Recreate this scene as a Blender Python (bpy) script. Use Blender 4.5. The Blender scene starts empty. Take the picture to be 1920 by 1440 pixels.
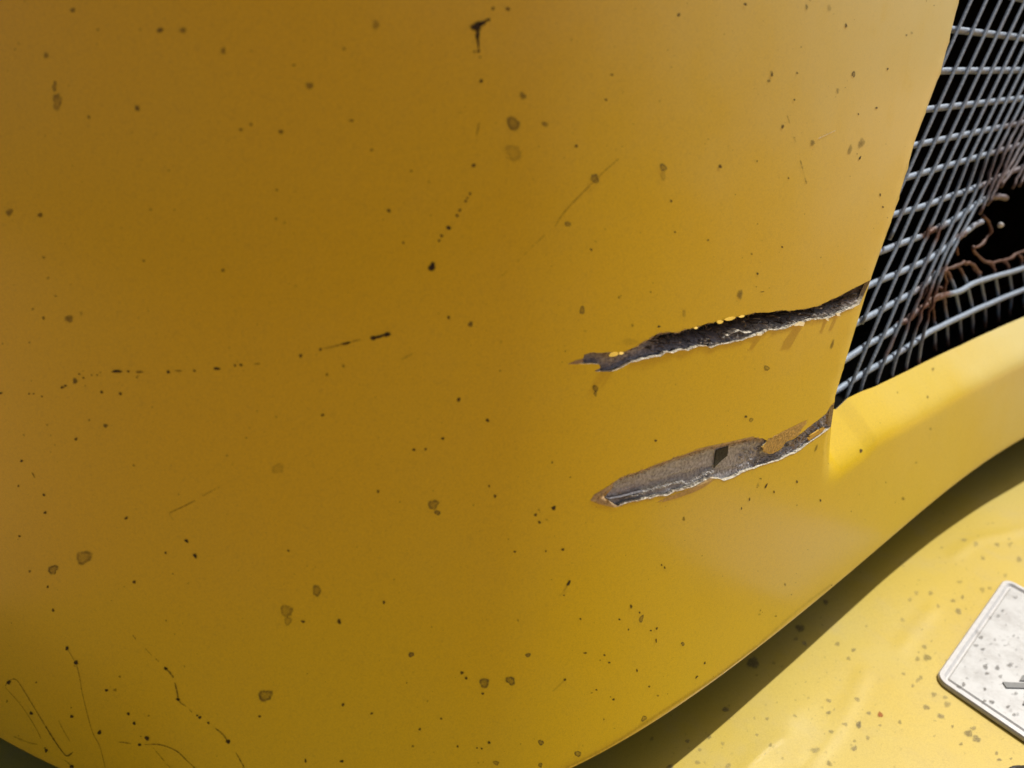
import bpy, bmesh, math, random
import numpy as np
from mathutils import Vector, Matrix
from mathutils.geometry import delaunay_2d_cdt

random.seed(7); rng = np.random.default_rng(7)
SC = bpy.context.scene
COL = SC.collection

# ------------------------------------------------------------------ camera
FPX = 1507.0                      # focal length in pixels of a 1920 px wide frame
PITCH = math.radians(27)
CAM = np.array([0.0, 0.0, 0.58])
FW = np.array([0, math.cos(PITCH), -math.sin(PITCH)])
UP = np.array([0, math.sin(PITCH), math.cos(PITCH)])
RT = np.array([1.0, 0, 0])
cd = bpy.data.cameras.new('camera'); cam = bpy.data.objects.new('camera', cd); COL.objects.link(cam)
cam.location = CAM; cam.rotation_euler = (math.pi / 2 - PITCH, 0, 0)
cd.sensor_width = 36; cd.lens = 36 * FPX / 1920
cd.clip_start = 0.02; cd.clip_end = 300
cd.dof.use_dof = True; cd.dof.focus_distance = 0.60; cd.dof.aperture_fstop = 5.0
SC.camera = cam

# ------------------------------------------------------------------ light
OUT = np.array([0.655, -0.755]); ALO = np.array([0.755, 0.655])   # out of / along the right flank
so, sa, su = 0.085, 0.56, 0.78
sx, sy = OUT * so + ALO * sa
sund = Vector((sx, sy, su)).normalized()
EL = math.asin(sund.z); AZ = math.atan2(sund.x, sund.y)          # clockwise from +Y
w = bpy.data.worlds.new('World'); SC.world = w; w.use_nodes = True
nt = w.node_tree; bg = nt.nodes['Background']
sky = nt.nodes.new('ShaderNodeTexSky'); sky.sky_type = 'NISHITA'; sky.sun_disc = False
sky.sun_elevation = EL; sky.sun_rotation = AZ; sky.dust_density = 6.0; sky.ozone_density = 0.4
nt.links.new(sky.outputs[0], bg.inputs[0]); bg.inputs[1].default_value = 0.07
sl = bpy.data.lights.new('sun', 'SUN'); sl.energy = 3.85; sl.angle = math.radians(0.53); sl.color = (1.0, 0.985, 0.94)
so_ = bpy.data.objects.new('sun', sl); COL.objects.link(so_)
so_.rotation_euler = sund.to_track_quat('Z', 'Y').to_euler(); so_.location = (2, 2, 4)
SC.view_settings.view_transform = 'Standard'; SC.view_settings.look = 'None'
SC.view_settings.exposure = 0.0; SC.view_settings.gamma = 1.0
SC.cycles.max_bounces = 10; SC.cycles.diffuse_bounces = 6; SC.cycles.transparent_max_bounces = 24
SC.cycles.use_denoising = True

# ------------------------------------------------------------------ helpers
def ray(p):
    p = np.asarray(p, float)
    a = (p[..., 0] - 960) / FPX; b = (p[..., 1] - 720) / FPX
    return a[..., None] * RT + FW - b[..., None] * UP
def proj(P):
    d = P - CAM; z = d @ FW
    return np.stack([960 + FPX * (d @ RT) / z, 720 - FPX * (d @ UP) / z], -1)
def on_level(p, z):
    r = ray(p); return CAM + r * ((z - CAM[2]) / r[..., 2])[..., None]

def tag(o, label=None, cat=None, group=None, kind=None):
    if label: o['label'] = label
    if cat: o['category'] = cat
    if group: o['group'] = group
    if kind: o['kind'] = kind
    return o
def empty(name, loc):
    o = bpy.data.objects.new(name, None); COL.objects.link(o); o.location = loc; o.empty_display_size = 0.05
    return o
def adopt(o, parent):
    if parent is not None:
        o.parent = parent
        o.matrix_parent_inverse = Matrix.Translation(-Vector(WORLD.get(parent.name, (0, 0, 0))))
WORLD = {}
def thing(name, loc, label, cat, group=None):
    o = empty(name, loc); WORLD[o.name] = tuple(loc); return tag(o, label, cat, group)
def mesh_obj(name, verts, faces, mat, parent=None, smooth=True, colors=None):
    me = bpy.data.meshes.new(name)
    me.from_pydata([tuple(map(float, v)) for v in verts], [], [tuple(int(i) for i in f) for f in faces])
    if smooth: me.polygons.foreach_set('use_smooth', [True] * len(me.polygons))
    if colors is not None:
        at = me.color_attributes.new('Col', 'FLOAT_COLOR', 'POINT')
        at.data.foreach_set('color', np.asarray(colors, np.float32).ravel())
    for m in (mat if isinstance(mat, list) else [mat]): me.materials.append(m)
    me.update()
    o = bpy.data.objects.new(name, me); COL.objects.link(o); adopt(o, parent)
    return o
def sstep(x, a, b):
    t = np.clip((x - a) / (b - a), 0, 1); return t * t * (3 - 2 * t)
def resample(P, n):
    P = np.asarray(P, float); d = np.r_[0, np.cumsum(np.linalg.norm(np.diff(P, axis=0), axis=1))]
    t = np.linspace(0, d[-1], n)
    return np.stack([np.interp(t, d, P[:, k]) for k in range(P.shape[1])], 1)
def curve(P, n=8):
    P = np.asarray(P, float)
    if len(P) < 3: return resample(P, n)
    out = []
    Q = np.vstack([2 * P[0] - P[1], P, 2 * P[-1] - P[-2]])
    for k in range(1, len(Q) - 2):
        a, b, c, d = Q[k - 1:k + 3]
        for t in np.linspace(0, 1, n, endpoint=False):
            out.append(0.5 * (2 * b + (c - a) * t + (2 * a - 5 * b + 4 * c - d) * t * t + (3 * b - a - 3 * c + d) * t ** 3))
    out.append(P[-1]); return np.array(out)
def tube_geo(P, r, n=8):
    P = np.asarray(P, float); r = np.broadcast_to(np.asarray(r, float), (len(P),))
    T = np.gradient(P, axis=0); T /= np.linalg.norm(T, axis=1)[:, None] + 1e-12
    a = np.cross(T[0], [0, 0, 1.0]);
    if np.linalg.norm(a) < 0.1: a = np.cross(T[0], [1.0, 0, 0])
    a /= np.linalg.norm(a)
    V = []; F = []
    for k in range(len(P)):
        a = a - T[k] * (a @ T[k]); a /= np.linalg.norm(a); b = np.cross(T[k], a)
        for q in range(n):
            th = 2 * math.pi * q / n
            V.append(P[k] + r[k] * (math.cos(th) * a + math.sin(th) * b))
    for k in range(len(P) - 1):
        for q in range(n):
            F.append((k * n + q, k * n + (q + 1) % n, (k + 1) * n + (q + 1) % n, (k + 1) * n + q))
    F.append(tuple(range(n - 1, -1, -1))); F.append(tuple((len(P) - 1) * n + q for q in range(n)))
    return V, F

# ------------------------------------------------------------------ materials
def new_mat(name):
    m = bpy.data.materials.new(name); m.use_nodes = True
    nt = m.node_tree; b = nt.nodes['Principled BSDF']; return m, nt, b
def N(nt, t, **kw):
    n = nt.nodes.new(t)
    for k, v in kw.items():
        if k in n.inputs: n.inputs[k].default_value = v
        else: setattr(n, k, v)
    return n
def L(nt, a, b): nt.links.new(a, b)
def mixc(nt, fac, a, b):
    n = nt.nodes.new('ShaderNodeMix'); n.data_type = 'RGBA'
    for s, v in ((0, fac), (6, a), (7, b)):
        if hasattr(v, 'is_linked') or hasattr(v, 'links'): L(nt, v, n.inputs[s])
        else: n.inputs[s].default_value = v if s == 0 else (*v, 1)
    return n.outputs[2]
def ramp(nt, src, lo, hi):
    n = N(nt, 'ShaderNodeMapRange'); n.inputs[1].default_value = lo; n.inputs[2].default_value = hi
    n.interpolation_type = 'SMOOTHSTEP'; L(nt, src, n.inputs[0]); return n.outputs[0]
def math_(nt, op, a, b):
    n = N(nt, 'ShaderNodeMath', operation=op)
    for k, v in enumerate((a, b)):
        if hasattr(v, 'links'): L(nt, v, n.inputs[k])
        else: n.inputs[k].default_value = v
    return n.outputs[0]
def noise(nt, vec, scale, detail=4, rough=0.55):
    n = N(nt, 'ShaderNodeTexNoise', Scale=scale, Detail=detail, Roughness=rough); L(nt, vec, n.inputs['Vector']); return n.outputs['Fac']
def voro(nt, vec, scale, rnd=1.0):
    n = N(nt, 'ShaderNodeTexVoronoi', Scale=scale, Randomness=rnd); L(nt, vec, n.inputs['Vector']); return n

def paint(name, base, faded, dust_amt, rough, coat, spec_scale, film=False):
    m, nt, b = new_mat(name)
    g = N(nt, 'ShaderNodeNewGeometry').outputs['Position']
    c = mixc(nt, ramp(nt, noise(nt, g, 5, 5), 0.35, 0.7), base, faded)
    # fine film of dust and faint cloudy staining
    d = ramp(nt, noise(nt, g, 16, 8, 0.7), 0.42, 0.85)
    c = mixc(nt, math_(nt, 'MULTIPLY', d, dust_amt), c, (0.46, 0.38, 0.22))
    d2 = ramp(nt, noise(nt, g, 260, 3, 0.7), 0.5, 0.8)
    c = mixc(nt, math_(nt, 'MULTIPLY', d2, 0.14), c, (0.20, 0.12, 0.02))
    d3 = ramp(nt, noise(nt, g, 1100, 2, 0.6), 0.35, 0.7)            # fine grain
    c = mixc(nt, math_(nt, 'MULTIPLY', d3, 0.2), c, (0.25, 0.14, 0.01))
    if film:                                                       # pale dust film, with sky sheen and sunlit paleness painted in towards the upper flank
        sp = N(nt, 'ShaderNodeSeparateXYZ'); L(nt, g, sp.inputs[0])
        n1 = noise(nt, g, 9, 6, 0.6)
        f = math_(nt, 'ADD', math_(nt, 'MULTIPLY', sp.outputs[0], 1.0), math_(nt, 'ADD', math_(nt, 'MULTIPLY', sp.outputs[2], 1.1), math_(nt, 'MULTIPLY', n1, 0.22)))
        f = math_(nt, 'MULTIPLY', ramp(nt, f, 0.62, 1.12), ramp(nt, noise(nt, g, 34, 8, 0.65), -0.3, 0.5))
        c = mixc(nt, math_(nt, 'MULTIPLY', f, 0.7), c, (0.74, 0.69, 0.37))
    # pin-prick specks
    v = voro(nt, g, spec_scale)
    r1 = ramp(nt, v.outputs['Distance'], 0.10, 0.04)
    s = N(nt, 'ShaderNodeSeparateColor'); L(nt, v.outputs['Color'], s.inputs[0])
    k = math_(nt, 'MULTIPLY', r1, ramp(nt, s.outputs[0], 0.72, 0.95))
    c = mixc(nt, math_(nt, 'MULTIPLY', k, 0.55), c, (0.05, 0.03, 0.01))
    L(nt, c, b.inputs['Base Color'])
    rr = math_(nt, 'ADD', rough, math_(nt, 'MULTIPLY', d, 0.12)); L(nt, rr, b.inputs['Roughness'])
    b.inputs['Coat Weight'].default_value = coat; b.inputs['Coat Roughness'].default_value = 0.2; b.inputs['Coat IOR'].default_value = 1.5
    b.inputs['Specular IOR Level'].default_value = 0.3
    bp = N(nt, 'ShaderNodeBump', Strength=0.05, Distance=0.001); L(nt, noise(nt, g, 700, 2), bp.inputs['Height'])
    L(nt, bp.outputs[0], b.inputs['Normal'])
    return m
M = {}
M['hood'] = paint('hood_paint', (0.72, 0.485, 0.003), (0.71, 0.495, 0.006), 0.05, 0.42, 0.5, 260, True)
M['deck'] = paint('counterweight_paint', (0.61, 0.44, 0.05), (0.60, 0.46, 0.09), 0.34, 0.5, 0.25, 150)

def attr_mat(name, rough=0.7, alpha=False, nscale=900, bump=0.0, namt=0.35, coat=0.0):
    m, nt, b = new_mat(name)
    g = N(nt, 'ShaderNodeNewGeometry').outputs['Position']
    a = N(nt, 'ShaderNodeAttribute', attribute_name='Col')
    n = noise(nt, g, nscale, 4, 0.65)
    mul = N(nt, 'ShaderNodeMix', data_type='RGBA', blend_type='MULTIPLY'); mul.inputs[0].default_value = namt
    L(nt, a.outputs['Color'], mul.inputs[6])
    cr = N(nt, 'ShaderNodeMapRange'); L(nt, n, cr.inputs[0]); cr.inputs[1].default_value = 0.3; cr.inputs[2].default_value = 0.65
    cr.inputs[3].default_value = 0.0; cr.inputs[4].default_value = 1.5; L(nt, cr.outputs[0], mul.inputs[7])
    L(nt, mul.outputs[2], b.inputs['Base Color']); b.inputs['Roughness'].default_value = rough
    b.inputs['Coat Weight'].default_value = coat
    if alpha:
        al = math_(nt, 'MULTIPLY', a.outputs['Alpha'], ramp(nt, noise(nt, g, nscale, 3, 0.6), 0.15, 0.45))
        L(nt, al, b.inputs['Alpha'])
    if bump:
        bp = N(nt, 'ShaderNodeBump', Strength=bump, Distance=0.002); L(nt, n, bp.inputs['Height']); L(nt, bp.outputs[0], b.inputs['Normal'])
    return m
M['dirt'] = attr_mat('dirt', 0.8, True, 1100)
M['scuff'] = attr_mat('scuff', 0.7, True, 420)
M['laminate'] = attr_mat('torn_laminate', 0.75, False, 520, 0.6, 0.55)
M['wire'] = attr_mat('zinc_wire', 0.55, False, 420, 0.3, 0.4)
M['wire'].node_tree.nodes['Principled BSDF'].inputs['Metallic'].default_value = 0.12
M['flake'] = attr_mat('paint_flake', 0.45, False, 500, 0.1, 0.15)
def plain(name, col, rough, bump=0, scale=60, amt=0.25, metallic=0):
    m, nt, b = new_mat(name); g = N(nt, 'ShaderNodeNewGeometry').outputs['Position']
    n = noise(nt, g, scale, 6, 0.65)
    c = mixc(nt, ramp(nt, n, 0.3, 0.75), [x * (1 - amt) for x in col], [min(1, x * (1 + amt)) for x in col])
    L(nt, c, b.inputs['Base Color']); b.inputs['Roughness'].default_value = rough; b.inputs['Metallic'].default_value = metallic
    if bump:
        bp = N(nt, 'ShaderNodeBump', Strength=bump, Distance=0.003); L(nt, n, bp.inputs['Height']); L(nt, bp.outputs[0], b.inputs['Normal'])
    return m
M['raw_edge'] = plain('raw_edge', (0.55, 0.47, 0.33), 0.8, 0.4, 700, 0.45)
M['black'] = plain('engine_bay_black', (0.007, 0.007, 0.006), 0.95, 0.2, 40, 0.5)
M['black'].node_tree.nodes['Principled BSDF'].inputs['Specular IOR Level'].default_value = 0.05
M['ground'] = plain('dry_ground', (0.60, 0.315, 0.115), 0.95, 0.4, 2.5, 0.22)  # orange chosen so that it bounces warm light onto the shaded hood
M['rubber'] = plain('black_rubber', (0.03, 0.032, 0.036), 0.55, 0.2, 300, 0.3)
M['ink'] = plain('faded_black_print', (0.15, 0.15, 0.145), 0.5, 0, 250, 0.15)
def plate_mat():
    m, nt, b = new_mat('plate_white'); g = N(nt, 'ShaderNodeNewGeometry').outputs['Position']
    c = mixc(nt, ramp(nt, noise(nt, g, 45, 8, 0.7), 0.38, 0.72), (0.56, 0.56, 0.55), (0.42, 0.41, 0.395))
    c = mixc(nt, ramp(nt, noise(nt, g, 230, 5, 0.7), 0.58, 0.74), c, (0.40, 0.385, 0.36))
    L(nt, c, b.inputs['Base Color']); b.inputs['Roughness'].default_value = 0.4
    return m
M['plate'] = plate_mat()
M['plate_rim'] = plain('plate_rim', (0.60, 0.59, 0.58), 0.35, 0.05, 160, 0.08)

# ------------------------------------------------------------------ shape of the hood
GAP = 0.08                        # lower rim of the hood above the counterweight
TOPZ = 0.615
X0, X1 = -0.85, 1.35
edge_px = np.array([(0, 1390), (50, 1416), (100, 1440), (1100, 1440), (1210, 1370), (1335, 1277), (1440, 1202), (1595, 1080),
                    (1700, 990), (1765, 935), (1815, 890), (1865, 852), (1920, 827)], float)
ep = np.vstack([on_level(edge_px, GAP), [(0.76, 0.925, GAP), (0.95, 1.045, GAP), (1.30, 1.265, GAP), (-0.62, 0.545, GAP), (-0.82, 0.68, GAP)]])
XG = np.linspace(X0, X1, 441); dx = XG[1] - XG[0]
A = []; B = []
for x, y, _ in ep:
    k = (x - X0) / dx; i = int(k); r = np.zeros(len(XG)); r[i] = 1 - (k - i); r[i + 1] = k - i; A.append(r * 600); B.append(y * 600)
D2 = np.zeros((len(XG) - 2, len(XG)))
for i in range(len(XG) - 2): D2[i, i:i + 3] = (1, -2, 1)
D3 = np.diff(D2, axis=0)
A = np.vstack([np.array(A), D3 * 4.0e5, D2 * 900]); B = np.r_[B, np.zeros(len(D3) + len(D2))]
YG = np.linalg.lstsq(A, B, rcond=None)[0]
MG = np.gradient(YG, dx)
LEAN = math.tan(math.radians(6.2)); BOW = 0.0; CROWN = 1.1
LIP = {}                          # rolled lip below the grille opening, filled in below
def plan(x):
    y = np.interp(x, XG, YG); m = np.interp(x, XG, MG); s = np.sqrt(1 + m * m)
    return y, m / s, -1 / s       # outward normal (nx, ny) points towards -y
def surf(x, z, inward=0.0, lip=True):
    x = np.asarray(x, float); z = np.asarray(z, float)
    y, nx, ny = plan(x)
    h = z - GAP
    d = LEAN * h + BOW * h * h + inward
    d = d + CROWN * h * (0.3 * np.tanh((x - 0.26) / 0.3)) ** 2      # the flank is crowned towards the top
    d = d + 0.5 * 0.004 * np.clip(1 - h / 0.006, 0, 1) ** 2      # soft lower rim
    if lip and LIP:
        zl = np.interp(x, LIP['x'], LIP['z']); band = LIP['band']
        t = np.clip((z - zl + band) / band, 0, 1.25)
        ch = np.where(t < 0.45, t * t / 0.9, t - 0.225)            # soft shoulder, then a flat bevel
        side = sstep(x - LIP['xe'](z), -0.003, 0.020)
        d = d + side * ch * band * LIP['k']
    return np.stack([x - nx * d, y - ny * d, z], -1)
GX, GZ = np.meshgrid(np.linspace(X0, X1, 160), np.linspace(GAP, TOPZ, 70))
def unproj(p, inward=0.0, lip=True):
    """pixels -> (x, z) on the hood surface (Newton)"""
    p = np.atleast_2d(np.asarray(p, float))
    gp = proj(surf(GX, GZ, inward, False)).reshape(-1, 2)
    q = np.zeros((len(p), 2))
    for k, pp in enumerate(p):
        i = np.argmin(((gp - pp) ** 2).sum(1)); q[k] = GX.ravel()[i], GZ.ravel()[i]
    f = lambda q: proj(surf(q[:, 0], q[:, 1], inward, lip))
    e = 1e-4
    for _ in range(12):
        r = f(q) - p
        jx = (f(q + [e, 0]) - f(q - [e, 0])) / (2 * e); jz = (f(q + [0, e]) - f(q - [0, e])) / (2 * e)
        det = jx[:, 0] * jz[:, 1] - jx[:, 1] * jz[:, 0] + 1e-9
        dq = np.stack([(r[:, 0] * jz[:, 1] - r[:, 1] * jz[:, 0]) / det, (r[:, 1] * jx[:, 0] - r[:, 0] * jx[:, 1]) / det], 1)
        q = q - np.clip(dq, -0.06, 0.06)
    if lip:
        bad = np.abs(f(q) - p).max(1) > 0.5
        if bad.any(): q[bad] = unproj(p[bad], inward, False)
    return q
def at_px(p, inward=0.0):
    q = unproj(p, 0.0); return surf(q[:, 0], q[:, 1], inward)

# opening of the grille: left post and lower lip
BAND, LK = 0.036, 1.15
post = unproj([(1803, 0), (1770, 130), (1745, 197), (1720, 265), (1702, 330), (1681, 400), (1656, 470), (1635, 530), (1612, 605), (1590, 677), (1570, 745), (1565, 768)], lip=False)
o = np.argsort(post[:, 1]); pz, px_ = post[o, 1], post[o, 0]
slope_top = (px_[-1] - px_[-5]) / (pz[-1] - pz[-5])
pz = np.r_[pz, TOPZ + .02]; px_ = np.r_[px_, px_[-1] + slope_top * (TOPZ + .02 - pz[-2])]
lipq = unproj([(1567, 768), (1590, 746), (1615, 734), (1640, 725), (1700, 696), (1750, 671), (1800, 648), (1860, 620), (1920, 594)], inward=0.775 * BAND * LK, lip=False)
lx = np.r_[X0, lipq[:, 0], X1]; sl_ = (lipq[-1, 1] - lipq[-4, 1]) / (lipq[-1, 0] - lipq[-4, 0])
lz = np.r_[lipq[0, 1], lipq[:, 1], lipq[-1, 1]]
LIP.update(x=lx, z=lz, band=BAND, k=LK, xe=lambda z: np.interp(z, pz, px_))
ZC = lipq[0, 1]; XC = lipq[0, 0]
OPEN_TOP, OPEN_R = TOPZ + 0.01, 0.86
keep = pz > ZC + 0.004
opening = [(XC, ZC)] + [(a, b) for a, b in zip(lipq[1:, 0], lipq[1:, 1])] + [(OPEN_R, lz[-1]), (OPEN_R, OPEN_TOP)] \
    + [(float(np.interp(OPEN_TOP, pz, px_)), OPEN_TOP)] + [(a, b) for a, b in zip(px_[keep][::-1], pz[keep][::-1]) if b < OPEN_TOP - 0.005]
opening = np.array(opening)

# ------------------------------------------------------------------ outlines of the two tears (traced, then roughened)
def z5(l): return [(1040 + a / 6, 500 + b / 6) for a, b in l]
def z6(l): return [(1340 + a / 6, 500 + b / 6) for a, b in l]
def z7(l): return [(1080 + a / 6, 740 + b / 6) for a, b in l]
def z8(l): return [(1300 + a / 6, 720 + b / 6) for a, b in l]
def rough_line(P, n, amp, seed):
    P = resample(P, n); r = np.random.default_rng(seed)
    j = r.normal(0, 1, (n, 2)); j2 = np.repeat(r.normal(0, 1, (n // 4 + 1, 2)), 4, axis=0)[:n]
    k = (0.6 * j + 0.7 * j2) * amp * np.sin(np.linspace(0, math.pi, n))[:, None] ** 0.3
    k[:, 0] *= 0.5
    return P + k
T1 = rough_line(z5([(150, 1092), (250, 1062), (325, 1035), (332, 990), (400, 965), (480, 970), (580, 966), (690, 975), (760, 965), (860, 925), (930, 900), (960, 865),
                    (1050, 820), (1130, 770), (1200, 745), (1300, 738), (1380, 745), (1450, 715), (1550, 690), (1620, 675), (1700, 640), (1790, 630), (1880, 605)]) +
                z6([(120, 600), (220, 570), (330, 552), (450, 522), (560, 520), (700, 497), (830, 490), (1000, 480), (1150, 445), (1220, 412), (1400, 332), (1550, 252), (1680, 188), (1790, 135)]), 190, 0.75, 1)
B1 = rough_line(z5([(150, 1096), (320, 1092), (400, 1092), (500, 1097), (520, 1138), (440, 1172), (500, 1182), (620, 1187), (700, 1157), (800, 1112), (880, 1067), (960, 1057), (1090, 1012), (1190, 1007),
                    (1250, 957), (1330, 967), (1420, 932), (1490, 942), (1600, 897), (1690, 887), (1740, 902), (1800, 885)]) +
                z6([(60, 875), (170, 855), (300, 820), (420, 775), (540, 750), (600, 717), (700, 712), (800, 690), (880, 650), (1000, 622), (1080, 592), (1180, 587), (1270, 582), (1390, 527), (1440, 502), (1560, 457), (1662, 415)]), 190, 0.75, 2)
T2 = rough_line(z7([(165, 1183), (210, 1130), (300, 1080), (400, 1010), (500, 932), (620, 892), (740, 850), (800, 830), (900, 790), (1020, 740), (1200, 680), (1350, 632), (1500, 587), (1600, 560), (1720, 540), (1800, 520)]) +
                z8([(600, 612), (690, 597), (790, 612), (835, 640), (775, 700), (790, 760), (850, 788), (900, 775), (980, 735), (1040, 652), (1130, 620), (1200, 570), (1290, 490), (1400, 410), (1490, 340), (1550, 240), (1592, 200)]), 180, 0.6, 3)
B2 = rough_line(z7([(165, 1188), (220, 1192), (380, 1237), (480, 1257), (560, 1220), (730, 1182), (850, 1162), (920, 1137), (1020, 1142), (1140, 1082), (1200, 1072), (1300, 1040), (1430, 975), (1540, 935)]) +
                z8([(235, 1060), (320, 1072), (335, 1093), (450, 1050), (520, 1012), (540, 992), (640, 962), (760, 917), (880, 882), (950, 862), (1200, 742), (1300, 662), (1420, 582), (1530, 500), (1583, 440)]), 180, 0.6, 4)

def trim(P, n):
    q = unproj(P); lim = LIP['xe'](np.maximum(q[:, 1], ZC)) - 0.0016
    k = np.where(q[:, 0] > lim)[0]; k = k[0] if len(k) else len(P)
    return resample(P[:k], n)
FT1, FB1, FT2, FB2 = (resample(a, 240) for a in (T1, B1, T2, B2))
T1, B1, T2, B2 = trim(T1, 240), trim(B1, 240), trim(T2, 240), trim(B2, 240)
def sub_outline(T, B): return np.vstack([T, B[::-1]])
hole1 = unproj(sub_outline(T1, B1)); hole2 = unproj(sub_outline(T2, B2))
def inside(P, poly):
    x, y = P[:, 0], P[:, 1]; c = np.zeros(len(P), bool); j = len(poly) - 1
    for i in range(len(poly)):
        xi, yi = poly[i]; xj, yj = poly[j]
        if yi != yj: c ^= ((yi > y) != (yj > y)) & (x < (xj - xi) * (y - yi) / (yj - yi) + xi)
        j = i
    return c
def near(P, poly, d):
    m = np.zeros(len(P), bool); Q = np.vstack([poly, poly[:1]])
    for a, b in zip(Q[:-1], Q[1:]):
        ab = b - a; t = np.clip(((P - a) @ ab) / (ab @ ab + 1e-15), 0, 1)
        m |= ((P - a - t[:, None] * ab) ** 2).sum(1) < d * d
    return m

HOOD = thing('engine_hood', (0.0, float(np.interp(0, XG, YG)), GAP),
             'glossy yellow rounded engine hood with two torn gashes beside the grille opening', 'engine hood')

def build_shell():
    pts = [np.stack(np.meshgrid(np.linspace(X0, X1, 260), np.linspace(GAP + 0.012, TOPZ, 96)), -1).reshape(-1, 2),
           np.stack(np.meshgrid(np.linspace(X0, X1, 260), [GAP + 0.0015, GAP + 0.003, GAP + 0.006]), -1).reshape(-1, 2)]
    # finer net over the rolled lip and the crease beside it
    fx = np.arange(XC - 0.03, 0.75, 0.0035); fz = np.arange(ZC - BAND - 0.02, ZC + 0.07, 0.0035)
    fine = np.stack(np.meshgrid(fx, fz), -1).reshape(-1, 2)
    fine = fine + rng.uniform(-0.0003, 0.0003, fine.shape)
    zl = np.interp(fine[:, 0], lx, lz); fine = fine[(fine[:, 1] < zl + 0.0) & (fine[:, 1] > zl - BAND - 0.01)]
    pts.append(fine)
    P = np.vstack(pts)
    P[:len(pts[0])] += rng.uniform(-0.0004, 0.0004, (len(pts[0]), 2)) * (np.abs(P[:len(pts[0]), 1:] - TOPZ) > 1e-4)
    bad = np.zeros(len(P), bool)
    for h, d in ((opening, 0.0022), (hole1, 0.0018), (hole2, 0.0018)): bad |= inside(P, h) | near(P, h, d)
    bad |= (P[:, 0] < X0 + 1e-3) | (P[:, 0] > X1 - 1e-3) | (P[:, 1] > TOPZ - 1e-3)
    P = P[~bad]
    outer = np.vstack([np.stack([np.linspace(X0, X1, 260), np.full(260, GAP)], 1), np.stack([np.full(20, X1), np.linspace(GAP, TOPZ, 22)[1:-1]], 1),
                       np.stack([np.linspace(X1, X0, 260), np.full(260, TOPZ)], 1), np.stack([np.full(20, X0), np.linspace(TOPZ, GAP, 22)[1:-1]], 1)])
    V = [Vector(p) for p in P]; E = []
    def loop(poly, fin=None):
        if fin: poly = np.vstack([resample(np.array([a, b]), max(2, int(np.linalg.norm(b - a) / fin)))[:-1] for a, b in zip(poly, np.vstack([poly[1:], poly[:1]]))])
        s = len(V); V.extend(Vector(p) for p in poly); n = len(poly)
        E.extend((s + i, s + (i + 1) % n) for i in range(n))
    loop(outer); loop(opening, 0.004); loop(hole1); loop(hole2)
    vv, ee, ff, *_ = delaunay_2d_cdt(V, E, [], 0, 1e-7)
    vv = np.array([tuple(v) for v in vv]); ff = np.array(ff)
    c = vv[ff].mean(1); kill = np.zeros(len(ff), bool)
    for h in (opening, hole1, hole2): kill |= inside(c, h)
    ff = ff[~kill]
    W = surf(vv[:, 0], vv[:, 1])
    nrm = np.cross(W[ff[:, 1]] - W[ff[:, 0]], W[ff[:, 2]] - W[ff[:, 0]])
    _, nx, ny = plan(W[ff[:, 0], 0]); flip = nrm[:, 0] * nx + nrm[:, 1] * ny < 0
    ff[flip] = ff[flip][:, ::-1]
    used = np.unique(ff); mp = -np.ones(len(vv), int); mp[used] = np.arange(len(used))
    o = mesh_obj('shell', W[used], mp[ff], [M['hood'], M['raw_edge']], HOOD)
    bm = bmesh.new(); bm.from_mesh(o.data)
    for e in bm.edges:
        if len(e.link_faces) == 1: e.smooth = False
    bm.to_mesh(o.data); bm.free()
    md = o.modifiers.new('thickness', 'SOLIDIFY'); md.thickness = 0.0032; md.offset = -1; md.material_offset_rim = 1; md.use_even_offset = False
    return o
SHELL = build_shell()
tag(SHELL, 'glossy yellow curved hood skin with torn gashes')

# top and far sides of the hood, so that no light leaks in from above
xs = np.linspace(X0, X1, 60); xp = float(LIP['xe'](TOPZ)); xs[np.argmin(np.abs(xs - xp + .02))] = xp - .004
top = surf(xs, np.full(60, TOPZ - .0004), np.where((xs > xp) & (xs < OPEN_R), 0.32, 0.0), lip=False)   # the deck is cut back above the grille
V = list(top) + [np.array([X1, 2.3, TOPZ]), np.array([X0, 2.3, TOPZ])]
V2 = [v * [1, 1, 0] + [0, 0, GAP] for v in (top[0], V[-1], V[-2], top[-1])]
b0 = len(V); V += V2
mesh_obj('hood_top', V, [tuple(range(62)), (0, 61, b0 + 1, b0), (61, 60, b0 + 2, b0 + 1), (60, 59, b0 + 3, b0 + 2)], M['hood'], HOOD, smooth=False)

# black lining of the engine bay behind the skin
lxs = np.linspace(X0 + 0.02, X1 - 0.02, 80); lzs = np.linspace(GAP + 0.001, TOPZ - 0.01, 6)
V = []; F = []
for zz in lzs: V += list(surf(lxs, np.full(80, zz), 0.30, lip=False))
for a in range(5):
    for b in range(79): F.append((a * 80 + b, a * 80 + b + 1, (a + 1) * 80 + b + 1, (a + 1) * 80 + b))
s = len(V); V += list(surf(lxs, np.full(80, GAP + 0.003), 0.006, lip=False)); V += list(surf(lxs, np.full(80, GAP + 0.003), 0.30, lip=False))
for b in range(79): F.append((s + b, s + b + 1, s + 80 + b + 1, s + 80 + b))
mesh_obj('bay_lining', V, F, M['black'], HOOD)

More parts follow.
